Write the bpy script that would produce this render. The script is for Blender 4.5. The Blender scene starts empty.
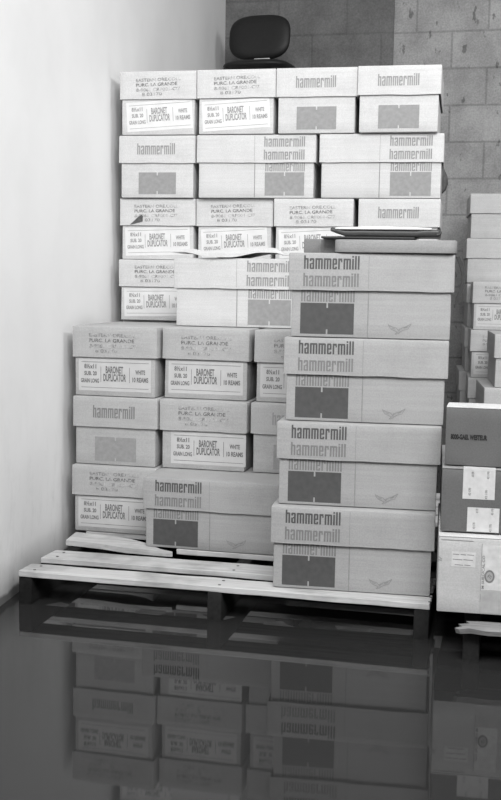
import bpy, bmesh, math, random
from mathutils import Vector, Matrix, noise
from math import sin, cos, radians, pi

S = bpy.context.scene
COL = S.collection

# ------------------------------------------------------------------ materials
def new_mat(name):
    m = bpy.data.materials.new(name); m.use_nodes = True
    nt = m.node_tree
    for n in list(nt.nodes): nt.nodes.remove(n)
    out = nt.nodes.new('ShaderNodeOutputMaterial')
    b = nt.nodes.new('ShaderNodeBsdfPrincipled')
    nt.links.new(b.outputs[0], out.inputs[0])
    return m, nt, b

def N(nt, t, **k):
    n = nt.nodes.new(t)
    for a, v in k.items():
        if a in n.inputs: n.inputs[a].default_value = v
        else: setattr(n, a, v)
    return n

def ramp(nt, src, stops):
    r = nt.nodes.new('ShaderNodeValToRGB')
    e = r.color_ramp.elements
    while len(e) > 1: e.remove(e[-1])
    e[0].position = stops[0][0]; e[0].color = (stops[0][1],)*3 + (1,)
    for p, v in stops[1:]:
        q = e.new(p); q.color = (v, v, v, 1)
    nt.links.new(src, r.inputs[0])
    return r

def coords(nt, scale=(1, 1, 1), loc=(0, 0, 0)):
    tc = nt.nodes.new('ShaderNodeTexCoord')
    mp = nt.nodes.new('ShaderNodeMapping')
    mp.inputs['Scale'].default_value = scale
    mp.inputs['Location'].default_value = loc
    nt.links.new(tc.outputs['Object'], mp.inputs['Vector'])
    return mp.outputs[0]

def mixmul(nt, a, b, fac=1.0, mode='MULTIPLY'):
    m = nt.nodes.new('ShaderNodeMix'); m.data_type = 'RGBA'; m.blend_type = mode
    m.inputs[0].default_value = fac
    nt.links.new(a, m.inputs[6])
    if hasattr(b, 'is_linked'): nt.links.new(b, m.inputs[7])
    else: m.inputs[7].default_value = (b, b, b, 1)
    return m.outputs[2]

def bump(nt, b, src, strength=.3, dist=.002):
    bp = nt.nodes.new('ShaderNodeBump')
    bp.inputs['Strength'].default_value = strength
    bp.inputs['Distance'].default_value = dist
    nt.links.new(src, bp.inputs['Height'])
    nt.links.new(bp.outputs[0], b.inputs['Normal'])

def mat_card(name, v, var=.10, flute=True):
    m, nt, b = new_mat(name)
    c = coords(nt)
    n1 = N(nt, 'ShaderNodeTexNoise', Scale=9.0, Detail=5.0, Roughness=.65); nt.links.new(c, n1.inputs['Vector'])
    n2 = N(nt, 'ShaderNodeTexNoise', Scale=260.0, Detail=2.0); nt.links.new(c, n2.inputs['Vector'])
    r1 = ramp(nt, n1.outputs[0], [(.25, v*(1-var)), (.5, v), (.75, v*(1+var*.5))])
    r2 = ramp(nt, n2.outputs[0], [(.3, .86), (.7, 1.0)])
    o = mixmul(nt, r1.outputs[0], r2.outputs[0])
    if flute:   # faint lines of the corrugation, long and soft
        cs = coords(nt, (1.3, 1, 42))
        n3 = N(nt, 'ShaderNodeTexNoise', Scale=3.0, Detail=3.0); nt.links.new(cs, n3.inputs['Vector'])
        r3 = ramp(nt, n3.outputs[0], [(.3, .92), (.62, 1.0)])
        o = mixmul(nt, o, r3.outputs[0])
    nt.links.new(o, b.inputs['Base Color'])
    b.inputs['Roughness'].default_value = .75
    b.inputs['Specular IOR Level'].default_value = .25
    bump(nt, b, n2.outputs[0], .15, .001)
    return m

def mat_ink(name, v, fade=None, fv=.5):
    """printing ink; fade = how much bare board shows through"""
    m, nt, b = new_mat(name)
    c = coords(nt)
    n = N(nt, 'ShaderNodeTexNoise', Scale=70.0, Detail=3.0); nt.links.new(c, n.inputs['Vector'])
    if fade is None:
        r = ramp(nt, n.outputs[0], [(.3, v*.92), (.7, v*1.12)])
    else:
        r = ramp(nt, n.outputs[0], [(fade-.1, v), (fade+.12, fv)])
    nt.links.new(r.outputs[0], b.inputs['Base Color'])
    b.inputs['Roughness'].default_value = .7
    b.inputs['Specular IOR Level'].default_value = .25
    return m

def mat_plain(name, v, rough=.5, spec=.5, metal=0, nscale=0, nvar=.1):
    m, nt, b = new_mat(name)
    b.inputs['Base Color'].default_value = (v, v, v, 1)
    if nscale:
        c = coords(nt)
        n = N(nt, 'ShaderNodeTexNoise', Scale=nscale, Detail=4.0); nt.links.new(c, n.inputs['Vector'])
        r = ramp(nt, n.outputs[0], [(.3, v*(1-nvar)), (.7, v*(1+nvar))])
        nt.links.new(r.outputs[0], b.inputs['Base Color'])
        bump(nt, b, n.outputs[0], .1, .002)
    b.inputs['Roughness'].default_value = rough
    b.inputs['Specular IOR Level'].default_value = spec
    b.inputs['Metallic'].default_value = metal
    return m

def mat_wood(name, v, scale=(2.2, 45, 45), lo=.55):
    m, nt, b = new_mat(name)
    c = coords(nt, scale)
    n = N(nt, 'ShaderNodeTexNoise', Scale=1.6, Detail=6.0, Roughness=.7); nt.links.new(c, n.inputs['Vector'])
    r = ramp(nt, n.outputs[0], [(.28, v*lo), (.48, v*.92), (.75, v*1.1)])
    c2 = coords(nt)
    n2 = N(nt, 'ShaderNodeTexNoise', Scale=7.0, Detail=4.0); nt.links.new(c2, n2.inputs['Vector'])
    r2 = ramp(nt, n2.outputs[0], [(.28, .6), (.5, 1.0)])
    o = mixmul(nt, r.outputs[0], r2.outputs[0])
    nt.links.new(o, b.inputs['Base Color'])
    b.inputs['Roughness'].default_value = .8
    b.inputs['Specular IOR Level'].default_value = .2
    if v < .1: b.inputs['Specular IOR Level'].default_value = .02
    bump(nt, b, n.outputs[0], .5, .003)
    return m

M = {}
M['card']      = mat_card('cardboard_lit', .61)  # carton board, lightened for the stronger light high on the rear stack
M['card_mid']  = mat_card('cardboard_half_lit', .43)  # same carton board, darkened for the weaker light lower down
M['card_dim'] = mat_card('cardboard_dim', .375)  # same board again, darker still to hold the light's fall-off
M['card_tray'] = mat_card('cardboard_tray', .29)
M['card_far'] = mat_card('cardboard_far', .62)
M['card_grey'] = mat_card('cardboard_grey', .20)
M['card_dark'] = mat_card('cardboard_dark', .13, flute=False)
M['card_plain']= mat_card('cardboard_plain', .50)
M['label_dim']= mat_plain('label_paper_dim', .50, .6, .3, nscale=30, nvar=.04)  # same label paper, dimmed along with the less lit cartons
M['label']     = mat_plain('label_paper', .67, .6, .3, nscale=30, nvar=.04)
M['sticker']   = mat_plain('sticker_paper', .56, .6, .3, nscale=60, nvar=.06)
M['ink_dark']  = mat_ink('ink_dark', .075)
M['ink_word']  = mat_ink('ink_word', .085)
M['ink_soft']  = mat_ink('ink_soft', .19)
M['ink_pale']  = mat_ink('ink_pale', .27)
M['ink_label'] = mat_ink('ink_label', .27)
M['ink_label_dark'] = mat_ink('ink_label_dark', .15)
M['ink_stamp'] = mat_ink('ink_stamp', .21, .50, .48)
M['ink_stamp_dark'] = mat_ink('ink_stamp_dark', .13, .58, .40)
M['ink_line']  = mat_ink('ink_line', .24)
M['panel_print'] = mat_ink('panel_print', .36)
M['light_print'] = mat_ink('light_print', .56)
M['ink_black'] = mat_ink('ink_black', .02)
M['wood']      = mat_wood('pallet_wood', .53)
M['wood_grey'] = mat_wood('weathered_wood', .26, (3, 60, 60), .25)
M['wood_dark'] = mat_wood('pallet_wood_wet_shaded', .025, (45, 2.2, 45))  # wet wood, made near-black to hold the shade under the pallets
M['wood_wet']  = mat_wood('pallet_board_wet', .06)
M['vinyl']     = mat_plain('black_vinyl', .010, .5, .3, nscale=90, nvar=.15)
M['plastic']   = mat_plain('black_plastic', .02, .4)
M['metal']     = mat_plain('brushed_metal', .6, .35, .5, 1)
M['plate']     = mat_plain('plate_glint', .5, .4)  # light diffuse colour stands for a glint on the chair's metal
M['leather']   = mat_plain('dark_leatherette', .03, .45, .5, nscale=120, nvar=.2)
M['paper']     = mat_plain('white_paper', .75, .6, .3)
M['tear']      = mat_plain('torn_board', .10, .9, .1, nscale=80, nvar=.3)

# left wall: white paint, grimy towards its foot, a damp band along the water
def mat_wall_left():
    m, nt, b = new_mat('painted_plaster')
    c = coords(nt)
    n1 = N(nt, 'ShaderNodeTexNoise', Scale=2.2, Detail=6.0, Roughness=.6); nt.links.new(c, n1.inputs['Vector'])
    r1 = ramp(nt, n1.outputs[0], [(.3, .80), (.6, .86)])
    # scuffs
    cs = coords(nt, (9, 9, 4))
    n2 = N(nt, 'ShaderNodeTexNoise', Scale=1.5, Detail=6.0, Roughness=.75); nt.links.new(cs, n2.inputs['Vector'])
    r2 = ramp(nt, n2.outputs[0], [(.26, .50), (.34, .9), (.5, 1.0)])
    sep = nt.nodes.new('ShaderNodeSeparateXYZ'); nt.links.new(c, sep.inputs[0])
    low = N(nt, 'ShaderNodeMapRange'); low.inputs[1].default_value = .06; low.inputs[2].default_value = .75
    low.inputs[3].default_value = 1; low.inputs[4].default_value = 0
    nt.links.new(sep.outputs[2], low.inputs[0])
    mx = nt.nodes.new('ShaderNodeMix'); mx.data_type = 'RGBA'; mx.blend_type = 'MULTIPLY'
    nt.links.new(low.outputs[0], mx.inputs[0]); nt.links.new(r1.outputs[0], mx.inputs[6]); nt.links.new(r2.outputs[0], mx.inputs[7])
    # damp band
    ad = N(nt, 'ShaderNodeMath', operation='MULTIPLY_ADD'); ad.inputs[1].default_value = .10; ad.inputs[2].default_value = -.05
    nt.links.new(n1.outputs[0], ad.inputs[0])
    sm = N(nt, 'ShaderNodeMath', operation='ADD'); nt.links.new(sep.outputs[2], sm.inputs[0]); nt.links.new(ad.outputs[0], sm.inputs[1])
    r3 = ramp(nt, sm.outputs[0], [(.024, .20), (.034, .62), (.075, .80), (.14, 1.0)])
    o = mixmul(nt, mx.outputs[2], r3.outputs[0])
    nt.links.new(o, b.inputs['Base Color'])
    b.inputs['Roughness'].default_value = .6
    b.inputs['Specular IOR Level'].default_value = .3
    bump(nt, b, n2.outputs[0], .08, .004)
    return m

def mat_blocks(name, lo, hi, mortar, pits=True, contrast=1.0):
    m, nt, b = new_mat(name)
    tc = nt.nodes.new('ShaderNodeTexCoord')
    sep = nt.nodes.new('ShaderNodeSeparateXYZ'); nt.links.new(tc.outputs['Object'], sep.inputs[0])
    cmb = nt.nodes.new('ShaderNodeCombineXYZ')
    nt.links.new(sep.outputs[0], cmb.inputs[0]); nt.links.new(sep.outputs[2], cmb.inputs[1])
    mp = nt.nodes.new('ShaderNodeMapping'); nt.links.new(cmb.outputs[0], mp.inputs[0])
    # a bed joint at z = 2.366, a head joint of the course below at x = -.569
    mp.inputs['Location'].default_value = (.569 + .2, -2.366 + .205*20, 0)
    br = nt.nodes.new('ShaderNodeTexBrick')
    br.inputs['Scale'].default_value = 1.0
    br.inputs['Brick Width'].default_value = .40
    br.inputs['Row Height'].default_value = .205
    br.inputs['Mortar Size'].default_value = .009
    br.inputs['Mortar Smooth'].default_value = .8
    br.inputs['Color1'].default_value = (lo,)*3 + (1,)
    br.inputs['Color2'].default_value = (hi,)*3 + (1,)
    br.inputs['Mortar'].default_value = (mortar,)*3 + (1,)
    nt.links.new(mp.outputs[0], br.inputs['Vector'])
    n1 = N(nt, 'ShaderNodeTexNoise', Scale=5.0, Detail=6.0, Roughness=.7); nt.links.new(tc.outputs['Object'], n1.inputs['Vector'])
    r1 = ramp(nt, n1.outputs[0], [(.3, .72), (.55, 1.0), (.72, 1.12)])
    o = mixmul(nt, br.outputs[0], r1.outputs[0], contrast)
    n2 = N(nt, 'ShaderNodeTexNoise', Scale=110.0, Detail=2.0); nt.links.new(tc.outputs['Object'], n2.inputs['Vector'])
    r2 = ramp(nt, n2.outputs[0], [(.3, .82), (.7, 1.08)])
    o = mixmul(nt, o, r2.outputs[0])
    if pits:
        mpz = nt.nodes.new('ShaderNodeMapping'); mpz.inputs['Scale'].default_value = (17, 17, 9)
        nt.links.new(tc.outputs['Object'], mpz.inputs[0])
        n3 = N(nt, 'ShaderNodeTexNoise', Scale=1.3, Detail=3.0, Roughness=.6); nt.links.new(mpz.outputs[0], n3.inputs['Vector'])
        r3 = ramp(nt, n3.outputs[0], [(.31, .5), (.36, 1.0)])
        o = mixmul(nt, o, r3.outputs[0])
    nt.links.new(o, b.inputs['Base Color'])
    b.inputs['Roughness'].default_value = .9
    b.inputs['Specular IOR Level'].default_value = .15
    inv = N(nt, 'ShaderNodeMath', operation='SUBTRACT'); inv.inputs[0].default_value = 1
    nt.links.new(br.outputs['Fac'], inv.inputs[1])
    bump(nt, b, inv.outputs[0], .35, .006)
    return m

def mat_water():
    m, nt, b = new_mat('flood_water')
    c = coords(nt)
    n = N(nt, 'ShaderNodeTexNoise', Scale=2.5, Detail=3.0); nt.links.new(c, n.inputs['Vector'])
    r = ramp(nt, n.outputs[0], [(.3, WATER*.9), (.7, WATER*1.1)])
    nt.links.new(r.outputs[0], b.inputs['Base Color'])
    b.inputs['Roughness'].default_value = .03
    b.inputs['IOR'].default_value = 1.30
    b.inputs['Specular IOR Level'].default_value = .5
    n2 = N(nt, 'ShaderNodeTexNoise', Scale=5.0, Detail=2.0); nt.links.new(c, n2.inputs['Vector'])
    bump(nt, b, n2.outputs[0], .012, .01)
    return m
WATER = .021
M['wall_left'] = mat_wall_left()
M['blocks']    = mat_blocks('concrete_blocks', .34, .38, .27)
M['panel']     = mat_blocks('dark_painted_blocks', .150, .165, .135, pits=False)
M['water']     = mat_water()
M['concrete']  = mat_plain('wet_concrete', .12, .8, .3, nscale=6, nvar=.2)

# ------------------------------------------------------------------ object helpers
def link(name, me, parent=None, mats=None):
    o = bpy.data.objects.new(name, me); COL.objects.link(o)
    if parent is not None: o.parent = parent
    return o

def mesh_obj(name, bm, mats, parent=None, smooth=40):
    me = bpy.data.meshes.new(name)
    bm.normal_update(); bm.to_mesh(me); bm.free()
    if not isinstance(mats, (list, tuple)): mats = [mats]
    for m in mats: me.materials.append(m)
    if smooth:
        for p in me.polygons: p.use_smooth = True
        me.set_sharp_from_angle(angle=radians(smooth))
    return link(name, me, parent)

def tag(o, label, cat, group=None, kind=None):
    o['label'] = label; o['category'] = cat
    if group: o['group'] = group
    if kind: o['kind'] = kind
    return o

def thing(name, label, cat, loc, rz=0, group=None):
    o = bpy.data.objects.new(name, None); COL.objects.link(o)
    o.empty_display_size = .1
    o.location = loc; o.rotation_euler = (0, 0, rz)
    return tag(o, label, cat, group)

def box_bm(x0, x1, y0, y1, z0, z1, bev=0, seg=2):
    bm = bmesh.new()
    bmesh.ops.create_cube(bm, size=1)
    for v in bm.verts:
        v.co = Vector(((x0+x1)/2 + v.co.x*(x1-x0), (y0+y1)/2 + v.co.y*(y1-y0), (z0+z1)/2 + v.co.z*(z1-z0)))
    if bev: bmesh.ops.bevel(bm, geom=bm.edges[:], offset=bev, segments=seg, affect='EDGES', profile=.5)
    return bm

def add_bm(a, b):
    me = bpy.data.meshes.new('tmp'); b.to_mesh(me); b.free(); a.from_mesh(me); bpy.data.meshes.remove(me)

def slice_grid(bm, axis, vals):
    n = Vector((0, 0, 0)); n[axis] = 1
    for v in vals:
        p = Vector((0, 0, 0)); p[axis] = v
        bmesh.ops.bisect_plane(bm, geom=bm.verts[:]+bm.edges[:]+bm.faces[:], plane_co=p, plane_no=n, dist=1e-6)

def lin(a, b, n): return [a + (b-a)*(i+1)/(n+1) for i in range(n)]

def warp(p, seed, amp):
    """soft buckling of cardboard: how far the skin moves along y / x / z"""
    q = Vector((p.x*5, p.y*5, p.z*7)) + Vector((seed*3.7, seed*1.9, seed*2.3))
    return amp*(noise.noise(q) + .5*noise.noise(q*2.3))

def shell(w, d, z0, z1, bev, seed, amp, open_bottom, thick=.003, rim=0.0, bulge=0.0):
    bm = box_bm(-w/2, w/2, -d/2, d/2, z0, z1, bev, 2)
    if open_bottom:
        bmesh.ops.delete(bm, geom=[f for f in bm.faces if f.calc_center_median().z < z0 + bev*.98], context='FACES')
        lowz = min(v.co.z for v in bm.verts)
        for v in bm.verts:
            if abs(v.co.z-lowz) < 1e-6: v.co.z = z0
    slice_grid(bm, 0, lin(-w/2, w/2, int(w/.03)))
    slice_grid(bm, 1, lin(-d/2, d/2, int(d/.05)))
    slice_grid(bm, 2, lin(z0, z1, 4))
    bm.normal_update()
    for v in bm.verts:
        co = v.co.copy()
        k = warp(co, seed, amp)
        if abs(abs(co.y)-d/2) < .003: v.co.y += k*(1 if co.y > 0 else -1)
        if abs(abs(co.x)-w/2) < .003: v.co.x += k*(1 if co.x > 0 else -1)
        if rim and abs(co.z-z0) < 1e-5: v.co.z += rim*noise.noise(Vector((co.x*14+seed, co.y*14, seed*.77)))
        if bulge and co.z > z1-1e-4:
            v.co.z -= bulge*(.3+.7*noise.noise(Vector((co.x*9+seed, co.y*9, 3.1)))) * 1.0
    if open_bottom:
        bmesh.ops.recalc_face_normals(bm, faces=bm.faces[:])
        bmesh.ops.solidify(bm, geom=bm.faces[:], thickness=thick)
    bmesh.ops.recalc_face_normals(bm, faces=bm.faces[:])
    return bm

# ------------------------------------------------------------------ lettering
_cache = {}
def text2d(s, bold=.0):
    """triangles of a word set in the built-in face, scaled to the unit square; returns (verts, faces, aspect)"""
    key = (s, bold)
    if key in _cache: return _cache[key]
    cu = bpy.data.curves.new('lettering', 'FONT'); cu.body = s; cu.resolution_u = 3; cu.offset = bold; cu.fill_mode = 'FRONT'
    ob = bpy.data.objects.new('lettering', cu); COL.objects.link(ob)
    bpy.context.view_layer.update()
    me = bpy.data.meshes.new_from_object(ob.evaluated_get(bpy.context.evaluated_depsgraph_get()))
    vs = [(v.co.x, v.co.y) for v in me.vertices]; fs = [tuple(p.vertices) for p in me.polygons]
    bpy.data.objects.remove(ob); bpy.data.curves.remove(cu); bpy.data.meshes.remove(me)
    x0 = min(v[0] for v in vs); x1 = max(v[0] for v in vs); y0 = min(v[1] for v in vs); y1 = max(v[1] for v in vs)
    vs = [((x-x0)/(x1-x0), (y-y0)/(y1-y0)) for x, y in vs]
    _cache[key] = (vs, fs)
    return _cache[key]

def logo2d():
    """the mill's word: tall narrow letters made of close upright bars; polygons in the unit square"""
    if 'logo' in _cache: return _cache['logo']
    w, g, L, X, t = .130, .088, .086, .80, .125
    P = []; x = 0.0
    def R(a, b, c, d): P.append([(a, c), (b, c), (b, d), (a, d)])
    for ch in 'hammermill':
        if ch == 'h':
            R(x, x+w, 0, 1); R(x+w+g, x+2*w+g, 0, X-.06); R(x+w, x+2*w+g-.03, X-t, X); P.append([(x+2*w+g-.03, X-t), (x+2*w+g, X-t), (x+2*w+g, X-.06), (x+2*w+g-.03, X)]); x += 2*w+g
        elif ch == 'm':
            R(x, x+w, 0, X); R(x+w+g, x+2*w+g, 0, X-.03); R(x+2*(w+g), x+3*w+2*g, 0, X-.05); R(x+w, x+3*w+2*g-.03, X-t, X); x += 3*w+2*g
        elif ch == 'a':
            R(x, x+w, .05, .42); R(x, x+w, .58, X-.05); R(x+w+g, x+2*w+g, 0, X-.05); R(x+.03, x+2*w+g-.03, X-t, X)
            R(x+w, x+w+g, .36, .47); R(x+.03, x+w+g, 0, t*.8); x += 2*w+g
        elif ch == 'e':
            R(x, x+w, .05, X-.05); R(x+w+g, x+2*w+g, .34, X-.05); R(x+.03, x+2*w+g-.03, X-t, X); R(x+w, x+w+g, .34, .44)
            R(x+.03, x+2*w+g-.03, 0, t*.8); R(x+w+g, x+2*w+g, .05, .2); x += 2*w+g
        elif ch == 'r':
            R(x, x+w, 0, X); R(x+w, x+w+g+.09, X-t-.03, X); R(x+w+g, x+w+g+.10, X-.28, X-t); x += w+g+.10
        elif ch == 'i':
            R(x, x+w, 0, X); R(x, x+w, X+.07, 1); x += w
        elif ch == 'l':
            R(x, x+w, 0, 1); x += w
        x += L
    x -= L
    vs = []; fs = []
    for p in P:
        fs.append(tuple(range(len(vs), len(vs)+len(p)))); vs += [(a/x, b) for a, b in p]
    _cache['logo'] = (vs, fs)
    return _cache['logo']

class Print:
    """printing laid on the front (-y) face of a carton; u from its left edge, v from its bottom, in metres"""
    def __init__(s, w, d, seed, amp): s.w, s.d, s.seed, s.amp = w, d, seed, amp; s.items = []; s.rot = None
    def co(s, u, v, off):
        if s.rot:
            a, cu, cv = s.rot
            du, dv = u-cu, v-cv
            u, v = cu+du*cos(a)-dv*sin(a), cv+du*sin(a)+dv*cos(a)
        p = Vector((u-s.w/2, -s.d/2, v))
        p.y -= warp(p, s.seed, s.amp) + off
        return p
    def shape(s, vs, fs, mi, u0, u1, v0, v1, off=.0007):
        s.items.append(([s.co(u0+(u1-u0)*x, v0+(v1-v0)*y, off) for x, y in vs], fs, mi))
    def rect(s, mi, u0, u1, v0, v1, off=.0007):
        nx = max(1, int((u1-u0)/.02)); ny = max(1, int((v1-v0)/.02))
        vs = [(i/nx, j/ny) for j in range(ny+1) for i in range(nx+1)]
        fs = [(j*(nx+1)+i, j*(nx+1)+i+1, (j+1)*(nx+1)+i+1, (j+1)*(nx+1)+i) for j in range(ny) for i in range(nx)]
        s.shape(vs, fs, mi, u0, u1, v0, v1, off)
    def text(s, t, mi, u0, u1, v0, v1, bold=0.0, off=.0012): s.shape(*text2d(t, bold), mi, u0, u1, v0, v1, off)
    def logo(s, mi, u0, u1, v0, v1, cut=None):
        vs, fs = logo2d()
        if cut is None: s.shape(vs, fs, mi, u0, u1, v0, v1); return
        # only what shows below the lid: clip at the fraction "cut"
        vs2 = [(x, min(y, cut)) for x, y in vs]
        fs2 = [f for f in fs if max(vs2[i][1] for i in f) - min(vs2[i][1] for i in f) > 1e-4]
        s.shape(vs2, fs2, mi, u0, u1, v0, v1)
    def line(s, mi, pts, th, off=.0008):
        for (a, b), (c, d) in zip(pts, pts[1:]):
            l = math.hypot(c-a, d-b); nx, ny = -(d-b)/l*th/2, (c-a)/l*th/2
            q = [(a+nx, b+ny), (a-nx, b-ny), (c-nx, d-ny), (c+nx, d+ny)]
            s.items.append(([s.co(x, y, off) for x, y in q], [(0, 1, 2, 3)], mi))
    def into(s, bm):
        for vs, fs, mi in s.items:
            bv = [bm.verts.new(c) for c in vs]
            for f in fs:
                try: fc = bm.faces.new([bv[i] for i in f])
                except ValueError: continue
                fc.material_index = mi
                fc.normal_update()
                if fc.normal.y > 0: fc.normal_flip()

def set_mat0(bm): pass

# ------------------------------------------------------------------ the setting
def slab(name, pts, z0, z1, mat):
    bm = bmesh.new()
    lo = [bm.verts.new((x, y, z0)) for x, y in pts]; hi = [bm.verts.new((x, y, z1)) for x, y in pts]
    bm.faces.new(lo); bm.faces.new(hi)
    n = len(pts)
    for i in range(n): bm.faces.new((lo[i], lo[(i+1) % n], hi[(i+1) % n], hi[i]))
    bmesh.ops.recalc_face_normals(bm, faces=bm.faces[:])
    o = mesh_obj(name, bm, mat, None, 0); o['kind'] = 'structure'
    return o

def wx(y): return -1.379 - .085*(y-2.82)
YW = 6.48
floor = slab('floor', [(-1.2, -2), (4, -2), (4, YW+.2), (-1.9, YW+.2)], -.16, -.05, M['concrete'])
tag(floor, 'concrete floor lying under the dark flood water', 'floor')
water = slab('water', [(wx(-2), -2), (4, -2), (4, YW), (wx(YW), YW)], -.045, 0.0, M['water'])
tag(water, 'still dark flood water mirroring the cartons', 'water', kind='structure')
wl = slab('wall_left', [(wx(-2), -2), (wx(YW+.2), YW+.2), (wx(YW+.2)-.2, YW+.2), (wx(-2)-.2, -2)], -.16, 3.3, M['wall_left'])
tag(wl, 'white painted wall at the left, grimy at its foot', 'wall')
wb = slab('wall_back', [(wx(YW)-.1, YW), (4, YW), (4, YW+.2), (wx(YW)-.1, YW+.2)], -.16, 3.3, M['blocks'])
tag(wb, 'grey concrete block wall behind the cartons', 'wall')
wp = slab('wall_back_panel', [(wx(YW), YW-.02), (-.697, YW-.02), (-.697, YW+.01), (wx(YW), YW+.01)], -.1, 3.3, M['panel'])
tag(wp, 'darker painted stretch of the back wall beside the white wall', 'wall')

# ------------------------------------------------------------------ cartons
HP = .0993        # top of the pallet boards
HB = .2291        # one carton with its lid
L, W = .4445, .2935
SEAM = .127
AMP = .0009
seedc = [0]

def carton_shape(root, w, d, h, board, front, rot=0.0, lid_h=.102, opts=()):
    """two-piece carton: body > (label), lid.  front = kind of printing on the face towards the room"""
    seedc[0] += 1; sd = seedc[0]*1.37
    seam = h-lid_h
    k = h/HB
    bw, bd = w-.016, d-.016
    body = shell(bw, bd, 0, h-.0075, .003, sd, AMP, False)
    lid = shell(w, d, seam, h-.0012, .004, sd+.5, AMP, True, .0028, .0022, .0009)
    bmats = [M[board], M['ink_dark'], M['ink_word'], M['ink_soft'], M['ink_pale'], M['ink_line'], M['ink_stamp'], M['ink_stamp_dark'], M['tear']]
    pl = Print(w, d, sd+.5, AMP)      # printing on the lid
    pb = Print(bw, bd, sd, AMP)       # printing on the body
    o = -.008                        # body u = lid u + o
    label = None
    if front in ('long_left', 'long_right', 'long_left_pale'):
        dk = front == 'long_left'
        a, b, c = (2, 3, 3) if dk else (3, 4, 4)
        if not dk: a, b, c = 4, 4, 4
        rk = 1 if dk else 4
        s = .041 if front != 'long_right' else w-.041-.150
        pl.logo(a, s, s+.150, .184*k, .2205*k)
        pl.logo(b, s-.001, s+.149, .1375*k, .1735*k)
        s2 = s-.007 if front != 'long_right' else s+.004
        pb.logo(c, s2+o, s2+.146+o, .0960*k, .1330*k, cut=(seam-.0005-.0960*k)/(.037*k))
        r0, r1 = s2-.001+o, s2+.145+o
        v0, v1 = .0085*k, .0925*k; mid = (r0+r1)/2; tk = .0022; th = .013
        pb.rect(rk, r0, mid-tk, v0, v1); pb.rect(rk, mid+tk, r1, v0, v1)
        pb.rect(rk, mid-tk, mid+tk, v0+th, v1-th)
        ln = .2155 if front != 'long_right' else w-.2275
        pb.rect(5, ln+o, ln+.0028+o, .002, seam-.001); 
        pl.rect(5, ln+.0005, ln+.0015, seam+.004, h-.006)
        if dk:
            bx, bv = .303+o, .028*k
            for pts in ([(-.031, .010), (-.020, .004), (-.010, .002), (-.002, -.006), (.006, .002), (.016, .005), (.031, .014)],
                        [(-.031, .010), (-.024, -.002), (-.014, -.006), (-.006, -.010), (.002, -.009), (.010, -.004), (.022, -.001), (.031, .014)],
                        [(-.022, .001), (-.012, -.002)], [(-.006, -.010), (-.012, -.016), (-.002, -.013), (.002, -.009)], [(.010, .001), (.021, .004)],
                        [(-.002, -.006), (-.001, -.001), (.005, .000)]):
                pb.line(5, [(bx+x, bv+y) for x, y in pts], .0014)
    elif front == 'end_word':
        pl.logo(3 if 'dark' in opts else 4, .0715, .2165, .158*k, .199*k)
        r0, r1, v0, v1 = .0755+o, .2195+o, .013*k, .093*k; mid = (r0+r1)/2; tk = .0022; th = .011
        pb.rect(4, r0, mid-tk, v0, v1); pb.rect(4, mid+tk, r1, v0, v1); pb.rect(4, mid-tk, mid+tk, v0+th, v1-th)
    elif front == 'end_label':
        du = .004*sin(sd*5); dv = .003*cos(sd*3)
        pl.rot = (rot*.5, .15, .17)
        for i, (t, u0, u1, v) in enumerate((('EASTERN ORE.COLL', .062, .232, .193), ('PURC. LA GRANDE', .062, .219, .176),
                                            ('8-9061 CRP001-CI7', .062, .230, .158), ('8 03170', .084, .160, .142))):
            pl.text(t, 7 if i == 1 else 6, u0+du, u1+du, (v+dv)*k, (v+dv+.0115)*k, .012)
        pn = Print(bw, bd, sd, AMP)
        pn.rot = (rot, .13, .07)
        ls = opts[0] if opts and isinstance(opts[0], float) else 0.0
        A = .012+ls
        pn.rect(0, A, A+.252, .016*k, .1215*k, .0005)
        pn.rect(1, A+.010, A+.244, .1095*k, .1108*k, .001); pn.rect(1, A+.010, A+.244, .0265*k, .0278*k, .001)
        for t, u0, u1, v0, v1 in (('8½x11', .020, .062, .089, .102), ('SUB. 20', .020, .064, .067, .079), ('GRAIN LONG', .008, .072, .043, .055),
                                  ('BARONET', .095, .156, .075, .097), ('DUPLICATOR', .087, .166, .049, .072),
                                  ('WHITE', .198, .232, .074, .087), ('10 REAMS', .188, .243, .049, .063)):
            pn.text(t, 1, A+u0, A+u1, (v0-.001)*k, (v1+.001)*k, .034, .001)
        pn.rect(1, A+.0775, A+.0790, .045*k, .095*k, .001); pn.rect(1, A+.177, A+.1785, .045*k, .095*k, .001)
        lb = bmesh.new(); pn.into(lb)
        label = lb
    if 'tear' in opts:
        pl.rot = None
        pl.shape([(.040, .1285), (.090, .141), (.0915, .162), (.085, .167), (.072, .158)], [(0, 1, 2, 3, 4)], 8, 0, 1, 0, 1, .0018)
    pl.into(lid); pb.into(body)
    bo = mesh_obj('body', body, bmats, root)
    lo = mesh_obj('lid', lid, bmats, root)
    if label is not None:
        mesh_obj('label', label, [M['label' if board in ('card', 'card_far') else 'label_dim'], M['ink_label' if board in ('card', 'card_far') else 'ink_label_dark']], bo, 0)
    return bo, lo

def carton(x0, y0, z0, w, d, h, label, group, board='card', front='plain', yaw=0.0, rot=0.0, opts=(), lid_h=None):
    """x0, y0 = front left corner at the base; yaw in degrees about it"""
    a = radians(yaw)
    cx = x0 + w/2*cos(a) - d/2*sin(a); cy = y0 + w/2*sin(a) + d/2*cos(a)
    r = thing('paper_carton', label, 'carton', (cx, cy, z0), a, group)
    b, l = carton_shape(r, w, d, h, board, front, rot, lid_h or .4448*h, opts)
    return r, b, l

G_B = 'paper cartons of the tall rear stack'
G_M = 'paper cartons of the lower left stack'
G_F = 'long paper cartons of the front right column'
G_S = 'paper cartons standing far back at the right'

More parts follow.
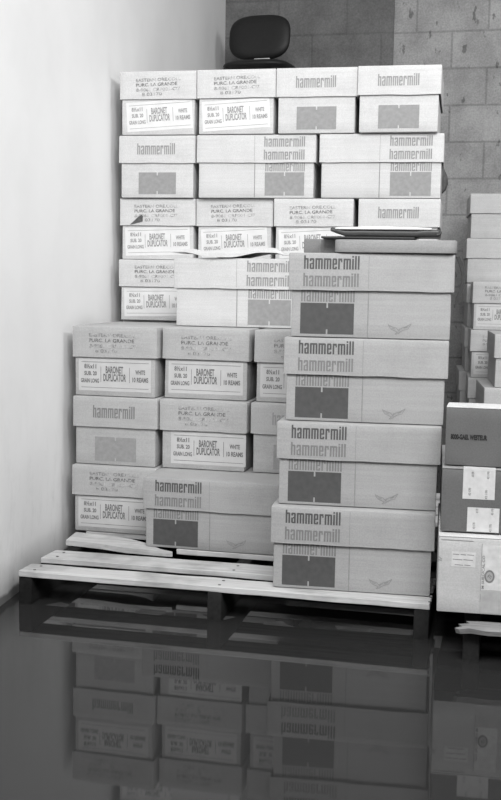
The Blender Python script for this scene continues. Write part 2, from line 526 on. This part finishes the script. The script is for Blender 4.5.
# rear stack: levels are measured so that each carton rests on the one below
ZM = [HP, .3245, .5530, .7855]
ZB = [ZM[3], 1.0155, 1.2450, 1.4745, 1.7065]
def hB(k): return ZB[k+1]-ZB[k]-.0006
rows = [
 # level, x, dy, yaw, long, front, rot, opts, label
 (3, -1.4385, -.024, -.25, 0, 'end_label', .055, (.006,), 'pale carton with tilted paper label, top left corner of the rear stack'),
 (3, -1.1422, -.017,  .00, 0, 'end_label', .060, (), 'pale carton with tilted paper label, second from left in top row'),
 (3, -.8468, -.008, -.25, 0, 'end_word', 0, (), 'pale carton with one word and grey block, third from left in top row'),
 (3, -.5515, -.008, -.23, 0, 'end_word', 0, (), 'pale carton with one word and grey block, top right corner of rear stack'),
 (2, -1.4436, -.015, .16, 0, 'end_word', 0, (), 'pale carton with one word and grey block, left end of second row'),
 (2, -1.1440, -.005, .40, 1, 'long_right', 0, (), 'long pale carton with three printed words, middle of second row from top'),
 (2, -.6869,  .012, .26, 1, 'long_right', 0, ('flap',), 'long pale carton with three printed words, right end of second row, torn right edge'),
 (1, -1.4470, .008, .13, 0, 'end_label', .03, ('tear',), 'pale carton with torn dark patch in its lid, left end of third row'),
 (1, -1.1525, .028, -.30, 0, 'end_label', .06, (), 'pale stamped carton second from left in third row, above curled cardboard sheet'),
 (1, -.8524, .016, -.14, 0, 'end_label', .06, (), 'pale stamped carton third from left in third row, behind grey carton tray'),
 (1, -.5413, .027, -.05, 0, 'end_word', 0, (), 'pale carton with one printed word, right end of third row behind dark portfolio'),
 (0, -1.4430, -.013, 0, 0, 'end_label', .02, (), 'stamped carton at left of fourth row, half hidden by long carton with three words'),
]
YB = 3.995
for lev, x, dy, yaw, lng, fr, rot, op, lab in rows:
    w, d = (L, W) if lng else (W, L)
    r, b, l = carton(x+.0005, YB+dy-.010, ZB[lev], w, d, hB(lev), lab, G_B, 'card', fr, (2.4 if lev == 3 else yaw+2.6), rot, op)
    if 'flap' in op:   # torn edge of the carton's right end
        bm = bmesh.new()
        pts = [(w/2-.004, -d/2+.01, .118), (w/2+.012, -d/2+.03, .085), (w/2+.016, -d/2+.04, .058), (w/2+.008, -d/2+.03, .034), (w/2-.004, -d/2+.01, .02)]
        f = [bm.verts.new(p) for p in pts]; g = [bm.verts.new((p[0]+.002, p[1]+.05, p[2])) for p in pts]
        for i in range(4): bm.faces.new((f[i], f[i+1], g[i+1], g[i]))
        bm.faces.new(f); bm.faces.new(g[::-1])
        bmesh.ops.recalc_face_normals(bm, faces=bm.faces[:])
        mesh_obj('torn_edge', bm, M['tear'], r)
# the rest of the fourth row and what carries it
HID = 'paper carton buried inside the stacks, out of sight'
GH = 'cartons hidden inside the stacks'
for x in (-1.140, -.690):
    carton(x, YB+.02, ZB[0], L, W, hB(0), HID, GH, 'card', 'plain')
for k in range(3):
    for x in (-1.440, -.740):
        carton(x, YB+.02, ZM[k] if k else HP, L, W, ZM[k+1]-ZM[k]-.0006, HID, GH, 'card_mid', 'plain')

# lower left stack
def hM(k): return ZM[k+1]-ZM[k]-.0006
rows = [
 (2, -1.3979, 3.405, -.20, W, L, 'end_label', 0, (), 'stamped carton at the top left of the lower stack beside the white wall'),
 (1, -1.3930, 3.399, -.20, W, L, 'end_word', 0, ('dark',), 'carton with one word and grey block beside the white wall, under a stamped one'),
 (0, -1.3900, 3.383, 0, W, L, 'end_label', 0, (), 'stamped carton at the bottom left, standing on the pallet by the white wall'),
 (2, -1.0960, 3.436, -.28, W, L, 'end_label', 0, (), 'stamped carton in the middle of the lower stack, under the long three-word carton'),
 (2, -.7860, 3.430, 0, W, L, 'end_label', 0, (), 'stamped carton partly hidden behind the front column, right of lower stack top row'),
 (1, -1.0940, 3.406, .25, W, L, 'end_label', 0, (.018,), 'stamped carton with paper label directly above the long carton on the pallet'),
 (1, -.7900, 3.415, 0, W, L, 'end_word', 0, (), 'carton with one word mostly hidden behind the front column, second row of lower stack'),
]
for lev, x, y, yaw, w, d, fr, rot, op, lab in rows:
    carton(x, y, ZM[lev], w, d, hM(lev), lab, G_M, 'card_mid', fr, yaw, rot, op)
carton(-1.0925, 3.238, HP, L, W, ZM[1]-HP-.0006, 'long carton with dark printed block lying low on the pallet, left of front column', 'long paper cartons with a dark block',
       'card_dim', 'long_left')
carton(-1.0925, 3.545, HP, L, W, ZM[1]-HP-.0006, HID, GH, 'card_mid', 'plain')
carton(-1.0984, 3.563, ZM[3], L, W, hB(0), 'long carton with three printed words on top of the lower left stack', 'long paper cartons with pale print',
       'card', 'long_right')

# front right column of four
cols = [
 (0, -.6083, 2.969-.0329, -.29, 'bottom carton of the front right column, standing on the pallet edge'),
 (1, -.6020, 2.969-.0063, .10, 'second carton from the bottom of the front right column'),
 (2, -.5918, 2.969+.0171, .17, 'third carton from the bottom of the front right column'),
 (3, -.5833, 2.969+.0221, .15, 'top carton of the front right column, under the grey carton tray'),
]
ZF = [HP, .3283, .5588, .7893, 1.0186]
for k, x, y, yw, lab in cols:
    yaw = 3.84+yw
    r, b, l = carton(x, y + x*sin(radians(3.84)), ZF[k], L, W, ZF[k+1]-ZF[k]-.0006, lab, G_F, 'card_dim', 'long_left', yaw)
    if k == 3:  # dark strap standing off the right end
        bm = bmesh.new()
        ring = []
        for i in range(13):
            t = i/12
            zz = .222 - .128*t
            xx = L/2 + .001 + .016*sin(pi*min(1, t*1.15)) + .004*t
            ring.append((xx, zz))
        for y0, y1 in ((-W/2+.02, -W/2+.055),):
            vs = []
            for xx, zz in ring:
                vs.append([bm.verts.new((xx, y0, zz)), bm.verts.new((xx, y1, zz)), bm.verts.new((xx+.010, y1, zz+.001)), bm.verts.new((xx+.010, y0, zz+.001))])
            for p, q in zip(vs, vs[1:]):
                for j in range(4): bm.faces.new((p[j], p[(j+1) % 4], q[(j+1) % 4], q[j]))
            bm.faces.new(vs[0]); bm.faces.new(vs[-1])
        bmesh.ops.recalc_face_normals(bm, faces=bm.faces[:])
        s = mesh_obj('strap', bm, M['leather'], r); s['label'] = 'dark strap bowed out from the right end'

# ------------------------------------------------------------------ far cartons at the right
def far(x, y, z, w, d, h, lab, front='plain', yaw=4.6, board='card_far', d2=None):
    d = d2 or d
    return carton(x, y, z, w, d, h, lab, G_S, board, front, yaw)
far(-.2060, 5.75, 1.180, W, L, .225, 'plain pale carton on top of the far right stack, before the block wall')
far(-.2160, 5.74, .954, W, L, .2255, 'plain pale carton second from top of the far right stack')
far(-.2070, 5.76, .728, W, L, .2255, 'plain carton showing only its left edge behind a far labelled carton, third from top')
far(-.2100, 5.75, .502, W, L, .2255, 'plain carton showing only its left edge, fourth from top of the far right stack')
far(-.2300, 5.75, .276, W, L, .2255, HID); far(-.2300, 5.75, HP, W, L, .176, HID)
far(-.1660, 5.38, .730, W, L, .230, 'far labelled carton below the plain stack at the right edge', 'end_label', 3.4, d2=.36)
far(-.1680, 5.37, .500, W, L, .2295, 'far labelled carton under another, half covered by a nearer plain carton', 'end_label', 3.4, d2=.36)
far(-.1720, 5.37, .276, W, L, .2235, 'far plain carton low in the labelled column, just above the dark box', 'plain', 3.4, d2=.36)
far(-.1720, 5.37, HP, W, L, .176, HID, d2=.36)
far(-.0480, 4.80, .506, W, L, .229, 'plain carton at the right frame edge, before the far labelled ones', 'plain', 5)
far(-.0830, 4.78, .277, W, L, .2285, 'plain carton under the one at the right frame edge, rising behind the dark box', 'plain', 6)
far(-.0830, 4.78, HP, W, L, .177, HID)
for o in COL.objects:
    if o.get('label') == HID: o['group'] = GH

# ------------------------------------------------------------------ boxes at the right, near
def one_box(name, x0, x1, y0, y1, z0, z1, mat, label, seed, group=None, yaw=0, top=None):
    w, d, h = x1-x0, y1-y0, z1-z0
    a = radians(yaw)   # turned about its near left corner
    r = thing(name, label, 'box', (x0+w/2*cos(a)-d/2*sin(a), y0+w/2*sin(a)+d/2*cos(a), z0), a, group)
    return r, w, d, h
# light box at the bottom
r, w, d, h = one_box('shipping_box', -.1445, .255, 2.742, 3.16, .116, .3075, None, 'light shipping box with printed side panel at lower right beside the front column', 41, None, 3.7)
bm = shell(w, d, 0, h, .003, 41.2, .001, False)
p = Print(w, d, 41.2, .001)
p.rect(1, .106, w-.002, .004, .060)
p.rect(2, .033, .092, .118, .157)
for v, gaps in ((.150, (0, .3, .36, .62, .68, 1)), (.137, (0, .45, .5, .95)), (.1235, (.1, .5, .56, .85))):
    for a, b in zip(gaps[::2], gaps[1::2]): p.line(3, [(.036+.052*a, v), (.036+.052*b, v-.0008)], .0022)
p.rect(2, .1075, .1078+.055, .0625, .178, .0005)
p.rect(3, .1062, .1075, .004, .18)
# rotated words up the edge of the panel
vs, fs = text2d('M SURGICAL CO', .01)
p.shape([(1-y, x) for x, y in vs], fs, 4, .1085, .1150, .066, .150, .0012)
p.shape([(cos(2*pi*i/24), sin(2*pi*i/24)) for i in range(24)], [tuple(range(24))], 4, .1275, .1275+.0125, .098, .098+.0165, .0012)
p.shape([(cos(2*pi*i/24), sin(2*pi*i/24)) for i in range(24)], [tuple(range(24))], 1, .1275, .1275+.0085, .098, .098+.0120, .0018)
p.line(4, [(.1225, .096), (.127, .103), (.1325, .097)], .0016, .0024)
p.line(4, [(.1235, .101), (.131, .092)], .0014, .0024)
for v in (.004, .012): p.line(4, [(.001, .13+v), (.009, .129+v*.5)], .0015)
p.line(3, [(.006, h-.006), (.085, h-.006)], .0018)
p.into(bm)
mesh_obj('body', bm, [M['card_plain'], M['panel_print'], M['light_print'], M['ink_line'], M['ink_soft']], r)
def flap_top(root, w, d, h, mat, gap=.003):
    """two closed top flaps meeting along the middle, a little raised at the front edge"""
    for sgn in (-1, 1):
        bm = box_bm(-w/2, w/2, min(0, sgn*d/2)+.0015, max(0, sgn*d/2)-.0015, h, h+.0035, .001, 1)
        slice_grid(bm, 0, lin(-w/2, w/2, 8))
        for v in bm.verts: v.co.z += .0012*(noise.noise(Vector((v.co.x*12, v.co.y*9, root.location.z*9)))+.6)
        mesh_obj('flap', bm, mat, root)
flap_top(r, w, d, h, M['card'])
# dark box with stickers
r, w, d, h = one_box('dark_box', -.1435, .250, 2.775, 3.18, .3155, .4745, None, 'dark grey box with two pale stickers, between the light box and another dark box', 42, None, 3.6)
bm = shell(w, d, 0, h, .003, 42.2, .001, False)
mesh_obj('body', bm, M['card_dark'], r)
flap_top(r, w, d, h, M['card_tray'])  # paler than the body: light from above put into the flap colour
def sticker(root, u0, u1, v0, v1, fold, seed):
    p = Print(w, d, seed, .001)
    p.rect(0, u0, u1, v0, v1, .0008)
    for a, b, c, e in ((.26, .34, .05, .22), (.74, .81, .02, .28), (.18, .26, .62, .88), (.70, .77, .66, .98)):
        vs, fs = text2d('42 170', .01)
        uu, vv = u1-u0, v1-v0
        p.shape([(1-y, x) for x, y in vs], fs, 1, u0+uu*a, u0+uu*b, v0+vv*(1-e), v0+vv*(1-c), .0014)
    bm = bmesh.new(); p.into(bm)
    if fold:  # runs over the top edge on to the lid
        q = [bm.verts.new(x) for x in ((u0-w/2, -d/2-.0012, h+.0055), (u1-w/2, -d/2-.0012, h+.0055), (u1-w/2+.002, -d/2+.07, h+.0062), (u0-w/2+.002, -d/2+.07, h+.0062))]
        bm.faces.new(q)
        q2 = [bm.verts.new(x) for x in ((u0-w/2, -d/2-.0012, v1-.001), (u1-w/2, -d/2-.0012, v1-.001))]
        bm.faces.new((q2[0], q2[1], q[1], q[0]))
    mesh_obj('sticker', bm, [M['sticker'], M['ink_soft']], root, 0)
sticker(r, .0520, .1310, .086, h, True, 42.2)
sticker(r, .0655, .1445, .003, .0650, False, 42.2)
# dark box on top
r, w, d, h = one_box('dark_box', -.1400, .012, 2.800, 2.90, .4820, .6275, None, 'dark grey box with small black lettering, topmost of the near right boxes', 43)
bm = shell(w, d, 0, h, .003, 43.2, .0008, False)
p = Print(w, d, 43.2, .0008)
p.text('8000-GAEL WESTEUR', 1, .013, .103, .0665, .0800, .045)
p.into(bm)
mesh_obj('body', bm, [M['card_dark'], M['ink_black']], r)
flap_top(r, w, d, h, M['card'])  # pale flaps on a dark box, the strong top light as colour

# ------------------------------------------------------------------ pallets
def board_bm(x0, x1, y0, y1, z0, z1, seed, amp=.003):
    bm = box_bm(x0, x1, y0, y1, z0, z1, .0015, 1)
    slice_grid(bm, 0, lin(x0, x1, 22))
    for v in bm.verts:
        n1 = noise.noise(Vector((v.co.x*2.2, seed, 0.3)))
        n2 = noise.noise(Vector((v.co.x*11, v.co.y*30+seed, v.co.z*40)))
        v.co.y += amp*n1 + .0016*n2
        v.co.z += (.0012*n2 - .0006)
        e = min(abs(v.co.x-x0), abs(v.co.x-x1))
        if e < .03: v.co.x += .006*noise.noise(Vector((v.co.y*60, seed*2, v.co.z*20)))
    return bm

def nail_bm(pts):
    bm = bmesh.new()
    for x, y, z in pts:
        bmesh.ops.create_cone(bm, cap_ends=True, segments=8, radius1=.0045, radius2=.0045, depth=.004, matrix=Matrix.Translation((x, y, z)))
    return bm

PX0, PX1, PY0, PY1 = -1.342, -.169, 2.864, 3.872
BT = .0165
pal = thing('wooden_pallet', 'wooden pallet standing in the water under the front stacks', 'pallet', ((PX0+PX1)/2, (PY0+PY1)/2, 0), 0)
inv = Matrix.Translation(-Vector(pal.location))
def padd(name, bm, mat, root=None):
    root = root or pal
    bm.transform(Matrix.Translation(-Vector(root.location)))
    return mesh_obj(name, bm, mat, root, 30)
ztop = HP-.0013
for i, (a, b) in enumerate(((2.864, 2.954), (3.026, 3.130), (3.395, 3.49), (3.56, 3.65), (3.78, 3.872))):
    padd('deck_board', board_bm(PX0, PX1 if b < 3.2 else PX1-.075, a, b, ztop-BT, ztop, 3.1+i*2.7), M['wood'])
padd('deck_board', board_bm(-.985, PX1-.06, 3.245, 3.335, ztop-BT, ztop, 31.0), M['wood'])
# the split board at the wall: a long wedge, lifted a little
bm = bmesh.new()
top = [(-1.350, 3.236, .004), (-1.290, 3.234, .003), (-1.232, 3.229, .002), (-1.138, 3.207, .001), (-1.03, 3.205, .0), (-.985, 3.211, -.001),
       (-1.03, 3.232, -.001), (-1.10, 3.290, .001), (-1.16, 3.318, .003), (-1.24, 3.331, .006), (-1.357, 3.338, .008)]
t = [bm.verts.new((x, y, ztop+z)) for x, y, z in top]; u = [bm.verts.new((x, y, ztop-BT+z)) for x, y, z in top]
bm.faces.new(t); bm.faces.new(u[::-1])
for i in range(len(t)): bm.faces.new((t[i], u[i], u[(i+1) % len(t)], t[(i+1) % len(t)]))
bmesh.ops.recalc_face_normals(bm, faces=bm.faces[:])
o = padd('deck_board', bm, M['wood']); o['label'] = 'split board tapering to a splinter'
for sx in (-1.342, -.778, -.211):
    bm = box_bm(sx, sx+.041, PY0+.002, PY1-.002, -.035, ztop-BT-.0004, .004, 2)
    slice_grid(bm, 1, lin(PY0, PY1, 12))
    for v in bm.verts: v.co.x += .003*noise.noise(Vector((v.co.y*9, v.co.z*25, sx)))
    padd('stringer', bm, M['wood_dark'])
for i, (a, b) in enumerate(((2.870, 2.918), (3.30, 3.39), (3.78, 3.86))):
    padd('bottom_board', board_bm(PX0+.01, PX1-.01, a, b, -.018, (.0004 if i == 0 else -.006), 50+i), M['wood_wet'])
for x, y in [(x+.02, y) for x in (-.768, -.19, -1.32) for y in (2.885, 2.93, 3.05, 3.10)]:
    padd('nail', nail_bm([(x, y, ztop-.0017)]), M['tear'])

def plain_pallet(x0, x1, y0, y1, top, label, seed, nboards=6, group=None):
    r = thing('wooden_pallet', label, 'pallet', ((x0+x1)/2, (y0+y1)/2, 0), 0, group)
    n = nboards
    wd = (y1-y0)/n*.72
    for i in range(n):
        a = y0 + (y1-y0-wd)*i/(n-1)
        padd('deck_board', board_bm(x0, x1, a, a+wd, top-BT, top, seed+i), M['wood'], r)
    for sx in (x0+.002, (x0+x1)/2-.02, x1-.042):
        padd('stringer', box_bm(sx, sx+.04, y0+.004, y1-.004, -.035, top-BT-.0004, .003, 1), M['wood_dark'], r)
    return r
plain_pallet(-1.44, -.16, 3.90, 4.46, ztop, 'wooden pallet under the rear stack, hidden behind the front pallet', 71, 4)
plain_pallet(-.225, 1.0, 4.78, 6.25, ztop, 'wooden pallet under the far right cartons', 81, 8)
plain_pallet(-1.58, -1.02, 5.55, 6.25, ztop, 'wooden pallet under the carton column that carries the chair', 91, 4)

# pallet at the right, its front board splintered
p2 = thing('wooden_pallet', 'pallet coloured dark for shade, with a splintered front board at the lower right corner', 'pallet', (.25, 2.95, 0), 0)
for i, (a, b) in enumerate(((2.81, 2.93), (2.96, 3.08), (3.11, 3.22), (3.26, 3.37), (3.41, 3.53), (3.58, 3.69))):  # deck coloured near-black and run left to keep the gap in shade
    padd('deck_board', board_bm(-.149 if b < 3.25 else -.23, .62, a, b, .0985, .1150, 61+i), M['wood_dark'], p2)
bm = bmesh.new()
# splintered front board
prof = [(-.096, 2.690), (-.085, 2.683), (-.060, 2.690), (-.02, 2.684), (.03, 2.689), (.12, 2.684), (.62, 2.686), (.62, 2.765), (.1, 2.768), (-.03, 2.765), (-.070, 2.752), (-.060, 2.735), (-.088, 2.728), (-.078, 2.708)]
t = [bm.verts.new((x, y, .094+.003*noise.noise(Vector((x*40, y*20, 0))))) for x, y in prof]
u = [bm.verts.new((x+.004, y+.004, .0800+.003*noise.noise(Vector((x*40, y*20, 5))))) for x, y in prof]
bm.faces.new(t); bm.faces.new(u[::-1])
for i in range(len(t)): bm.faces.new((t[i], u[i], u[(i+1) % len(t)], t[(i+1) % len(t)]))
bmesh.ops.recalc_face_normals(bm, faces=bm.faces[:])
o = padd('deck_board', bm, M['wood_grey'], p2); o['label'] = 'pale splintered front board'
for sx in (-.076, .25, .57):
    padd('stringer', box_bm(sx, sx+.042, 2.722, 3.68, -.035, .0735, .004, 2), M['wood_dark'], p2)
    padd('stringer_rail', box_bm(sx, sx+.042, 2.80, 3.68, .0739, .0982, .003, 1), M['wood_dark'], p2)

# ------------------------------------------------------------------ things on the front column
zt = ZF[4]
# grey carton tray behind
def tray(name, x0, x1, y0, y1, z0, z1, mat, label, cat, yaw=0, rad=.02):
    r = thing(name, label, cat, ((x0+x1)/2, (y0+y1)/2, z0), radians(yaw))
    w, d, h = x1-x0, y1-y0, z1-z0
    bm = bmesh.new()
    pts = []
    for cx, cy, a0 in ((w/2-rad, d/2-rad, 0), (-w/2+rad, d/2-rad, 90), (-w/2+rad, -d/2+rad, 180), (w/2-rad, -d/2+rad, 270)):
        for k in range(5):
            a = radians(a0+k*22.5); pts.append((cx+rad*cos(a), cy+rad*sin(a)))
    lo = [bm.verts.new((x, y, 0)) for x, y in pts]; hi = [bm.verts.new((x, y, h)) for x, y in pts]
    bm.faces.new(lo[::-1]); bm.faces.new(hi)
    for i in range(len(pts)): bm.faces.new((lo[i], lo[(i+1) % len(pts)], hi[(i+1) % len(pts)], hi[i]))
    bmesh.ops.bevel(bm, geom=[e for e in bm.edges if abs(e.verts[0].co.z-e.verts[1].co.z) < 1e-6], offset=.003, segments=2, affect='EDGES', profile=.5)
    mesh_obj('tray', bm, mat, r)
    return r, w, d, h
r, w, d, h = tray('flat_carton', -.570, -.250, 3.085, 3.19, zt, zt+.040, M['card_grey'], 'flat dark grey carton lying behind the lighter tray', 'carton', 3.8, .004)
bm = box_bm(-w/2+.045, -w/2+.047, -d/2-.0008, -d/2, .001, h-.002)
mesh_obj('fold_line', bm, M['ink_line'], r, 0)
tray('flat_carton', -.4640, -.1390, 2.962, 3.080, zt, zt+.0345, M['card_tray'], 'flat light grey tray with round corners on top of the front column', 'tray', 3.0, .022)
# clipboard and portfolio
bm = box_bm(-.128, .128, -.085, .075, 0, .0055, .001, 1)
o = mesh_obj('document_folder', bm, M['leather']); o.location = (-.385, 3.115, zt+.0402); o.rotation_euler = (0, 0, radians(2.5))
tag(o, 'thin dark folder under the portfolio, sticking out to its left', 'folder')
r = thing('portfolio', 'dark zip portfolio bulging with white papers on the front column', 'portfolio', (-.340, 3.120, zt+.0462), radians(2.5))
bm = box_bm(-.148, .150, -.09, .07, 0, .0165, .005, 3)
slice_grid(bm, 0, lin(-.148, .150, 14))
for v in bm.verts:
    x = v.co.x
    if x < -.11: v.co.z += (-.11-x)*.22; v.co.z = .0165+(v.co.z-.0165)*(.35+.65*max(0, (x+.15)/.04)) if v.co.z < .02 else v.co.z
    if x > .11: v.co.z = v.co.z*1.12+.0005
    v.co.z += .0008*noise.noise(Vector((x*20, v.co.y*8, 1)))
    v.co.z = max(v.co.z, .0002)
mesh_obj('cover', bm, M['leather'], r)
bm = box_bm(-.135, .128, -.094, .06, .0182, .0262, .002, 1)
slice_grid(bm, 0, lin(-.135, .128, 12))
for v in bm.verts:
    if v.co.z > .022: v.co.z -= .003*abs(v.co.x/.13)**2
mesh_obj('paper_sheaf', bm, M['paper'], r)
# zip edge at the right corner
bm = bmesh.new()
for i in range(9):
    a = i/8*pi*.9
    bmesh.ops.create_uvsphere(bm, u_segments=8, v_segments=6, radius=.0045, matrix=Matrix.Translation((.142+.008*sin(a), -.088+.012*i/8, .005+.013*(1-cos(a))/2)))
mesh_obj('zip', bm, M['plastic'], r)

# sheet of cardboard lying curled on the long carton
bm = bmesh.new()
NX, NY = 30, 8
grid = []
x0, x1 = -1.108, -.706
for j in range(NY+1):
    row = []
    for i in range(NX+1):
        s = i/NX; x = x0+(x1-x0)*s
        # the front lip touches the carton between two gaps, where it is lifted
        sm = lambda a, b, q: (lambda z: z*z*(3-2*z))(min(1, max(0, (q-a)/(b-a))))
        low = .001 + .016*(1-sm(.10, .36, s)) + .017*sm(.50, .78, s)*(1-.5*sm(.88, 1, s))
        lip = .016*sm(.04, .22, s)*(1-sm(.86, 1, s))
        t = j/NY
        # the edge is folded down at the front, the sheet behind it sinks to the rear
        z = low + lip*min(1, t*8)**.6*(1-max(0, (t-.3)/.7)*.9)
        y = 3.552 + (.004*t*8 if t <= .125 else .004+.20*(t-.125)) - .004*sin(s*7)
        row.append(bm.verts.new((x+.004*t, y, z)))
    grid.append(row)
for j in range(NY):
    for i in range(NX): bm.faces.new((grid[j][i], grid[j][i+1], grid[j+1][i+1], grid[j+1][i]))
bmesh.ops.recalc_face_normals(bm, faces=bm.faces[:])
bmesh.ops.solidify(bm, geom=bm.faces[:], thickness=.0025)
zs = ZB[1]
for v in bm.verts: v.co.x -= -.907; v.co.y -= 3.65
mn = min(v.co.z for v in bm.verts)
for v in bm.verts: v.co.z -= mn
o = mesh_obj('cardboard_sheet', bm, M['card'], None, 50)
o.location = (-.907, 3.65, zs-.0004)
tag(o, 'curled sheet of pale cardboard lying on the long three-word carton', 'cardboard sheet')

# ------------------------------------------------------------------ chair high up behind the stack
CY = 5.90
for k in range(7):
    carton(-1.58, 5.74, HP+k*.2291, L, W, .2285, HID, GH, 'card', 'plain')
zc = HP+7*.2291
ch = thing('office_chair', 'black padded swivel chair standing high on cartons by the back wall', 'chair', (-1.357, CY, zc), radians(-4))
def cushion(w, d, h, rx, pw=3.2, nu=40, nv=14):
    """pillow with a rounded-rectangle outline"""
    bm = bmesh.new(); rows = []
    for j in range(nv+1):
        ph = -pi/2+pi*j/nv
        row = []
        for i in range(nu):
            th = 2*pi*i/nu
            c, s = cos(th), sin(th)
            e = 2/pw
            cx = math.copysign(abs(c)**e, c); sy = math.copysign(abs(s)**e, s)
            r = abs(cos(ph))**.42
            row.append(bm.verts.new((w/2*cx*r, d/2*sy*r, h/2*sin(ph))))
        rows.append(row)
    for j in range(nv):
        for i in range(nu):
            try: bm.faces.new((rows[j][i], rows[j][(i+1) % nu], rows[j+1][(i+1) % nu], rows[j+1][i]))
            except ValueError: pass
    bmesh.ops.remove_doubles(bm, verts=bm.verts[:], dist=1e-5)
    bmesh.ops.recalc_face_normals(bm, faces=bm.faces[:])
    return bm
bm = cushion(.375, .39, .060, 0, 3.4)
bm.transform(Matrix.Translation((.018, 0, 2.072-zc)))
mesh_obj('seat', bm, M['vinyl'], ch, 60)
bm = box_bm(-.15, .15, -.15, .15, 2.045-zc, 2.066-zc, .008, 2); mesh_obj('seat_plate', bm, M['plastic'], ch)
bm = cushion(.350, .250, .06, 0, 3.0)
for v in bm.verts: v.co.z += .35*v.co.x**2   # wraps a little round the sitter
bm.transform(Matrix.Translation((-.040, .16, 2.275-zc)) @ Matrix.Rotation(radians(82), 4, 'X'))
mesh_obj('backrest', bm, M['vinyl'], ch, 60)
bm = box_bm(-.06, .00, .185, .20, 2.05-zc, 2.28-zc, .005, 2); mesh_obj('back_bracket', bm, M['metal'], ch)
bm = box_bm(-.060, .030, .112, .124, 2.143-zc, 2.156-zc, .003, 2)
o = mesh_obj('back_plate', bm, M['plate'], ch); o['label'] = 'metal plate under the backrest, its glint painted in'
bm = bmesh.new()
bmesh.ops.create_cone(bm, cap_ends=True, segments=20, radius1=.026, radius2=.022, depth=2.05-zc-.05, matrix=Matrix.Translation((0, 0, (2.05-zc+.05)/2)))
mesh_obj('column', bm, M['metal'], ch)
for k in range(4):
    a = radians(45+90*k+12)
    bm = bmesh.new()
    bmesh.ops.create_cone(bm, cap_ends=True, segments=12, radius1=.022, radius2=.012, depth=.15,
                          matrix=Matrix.Rotation(a, 4, 'Z') @ Matrix.Translation((.08, 0, .055)) @ Matrix.Rotation(radians(95), 4, 'Y'))
    lg = mesh_obj('leg', bm, M['metal'], ch)
    bm = bmesh.new()
    bmesh.ops.create_uvsphere(bm, u_segments=14, v_segments=10, radius=.022, matrix=Matrix.Translation((.15*cos(a), .15*sin(a), .0225)))
    mesh_obj('caster', bm, M['plastic'], lg)

# ------------------------------------------------------------------ light
w = bpy.data.worlds.new('world'); S.world = w; w.use_nodes = True
bg = w.node_tree.nodes['Background']
bg.inputs[0].default_value = (1, 1, 1, 1); bg.inputs[1].default_value = .24
def area(name, loc, target, size, sy, power):
    ld = bpy.data.lights.new(name, 'AREA'); ld.shape = 'RECTANGLE'; ld.size = size; ld.size_y = sy; ld.energy = power
    o = bpy.data.objects.new(name, ld); COL.objects.link(o); o.location = loc
    o.rotation_euler = (Vector(target)-Vector(loc)).to_track_quat('-Z', 'Y').to_euler()
    return o
area('ceiling_light', (.3, .3, 3.25), (-.9, 3.4, .9), 2.4, 1.6, 205)
area('ceiling_light', (1.7, 3.3, 3.15), (-.6, 4.6, 1.2), 1.2, .7, 42)

# ------------------------------------------------------------------ camera
f, cz, yaw, pitch, roll = 1098.807, .93121, -.227752, .105696, .017259
cy, sy, cp, sp = cos(yaw), sin(yaw), cos(pitch), sin(pitch)
fwd = Vector((sy*cp, cy*cp, -sp)); right = Vector((cy, -sy, 0)); up = right.cross(fwd)
cr, sr = cos(roll), sin(roll)
r2 = right*cr+up*sr; u2 = up*cr-right*sr
cam = bpy.data.cameras.new('camera'); co = bpy.data.objects.new('camera', cam); COL.objects.link(co)
cam.sensor_fit = 'HORIZONTAL'; cam.sensor_width = 24; cam.lens = f*24/501
cam.clip_start = .05
m = Matrix((r2, u2, -fwd)).transposed().to_4x4(); m.translation = (0, 0, cz)
co.matrix_world = m
S.camera = co
S.view_settings.view_transform = 'Standard'; S.view_settings.look = 'None'
S.view_settings.exposure = 0; S.view_settings.gamma = 1
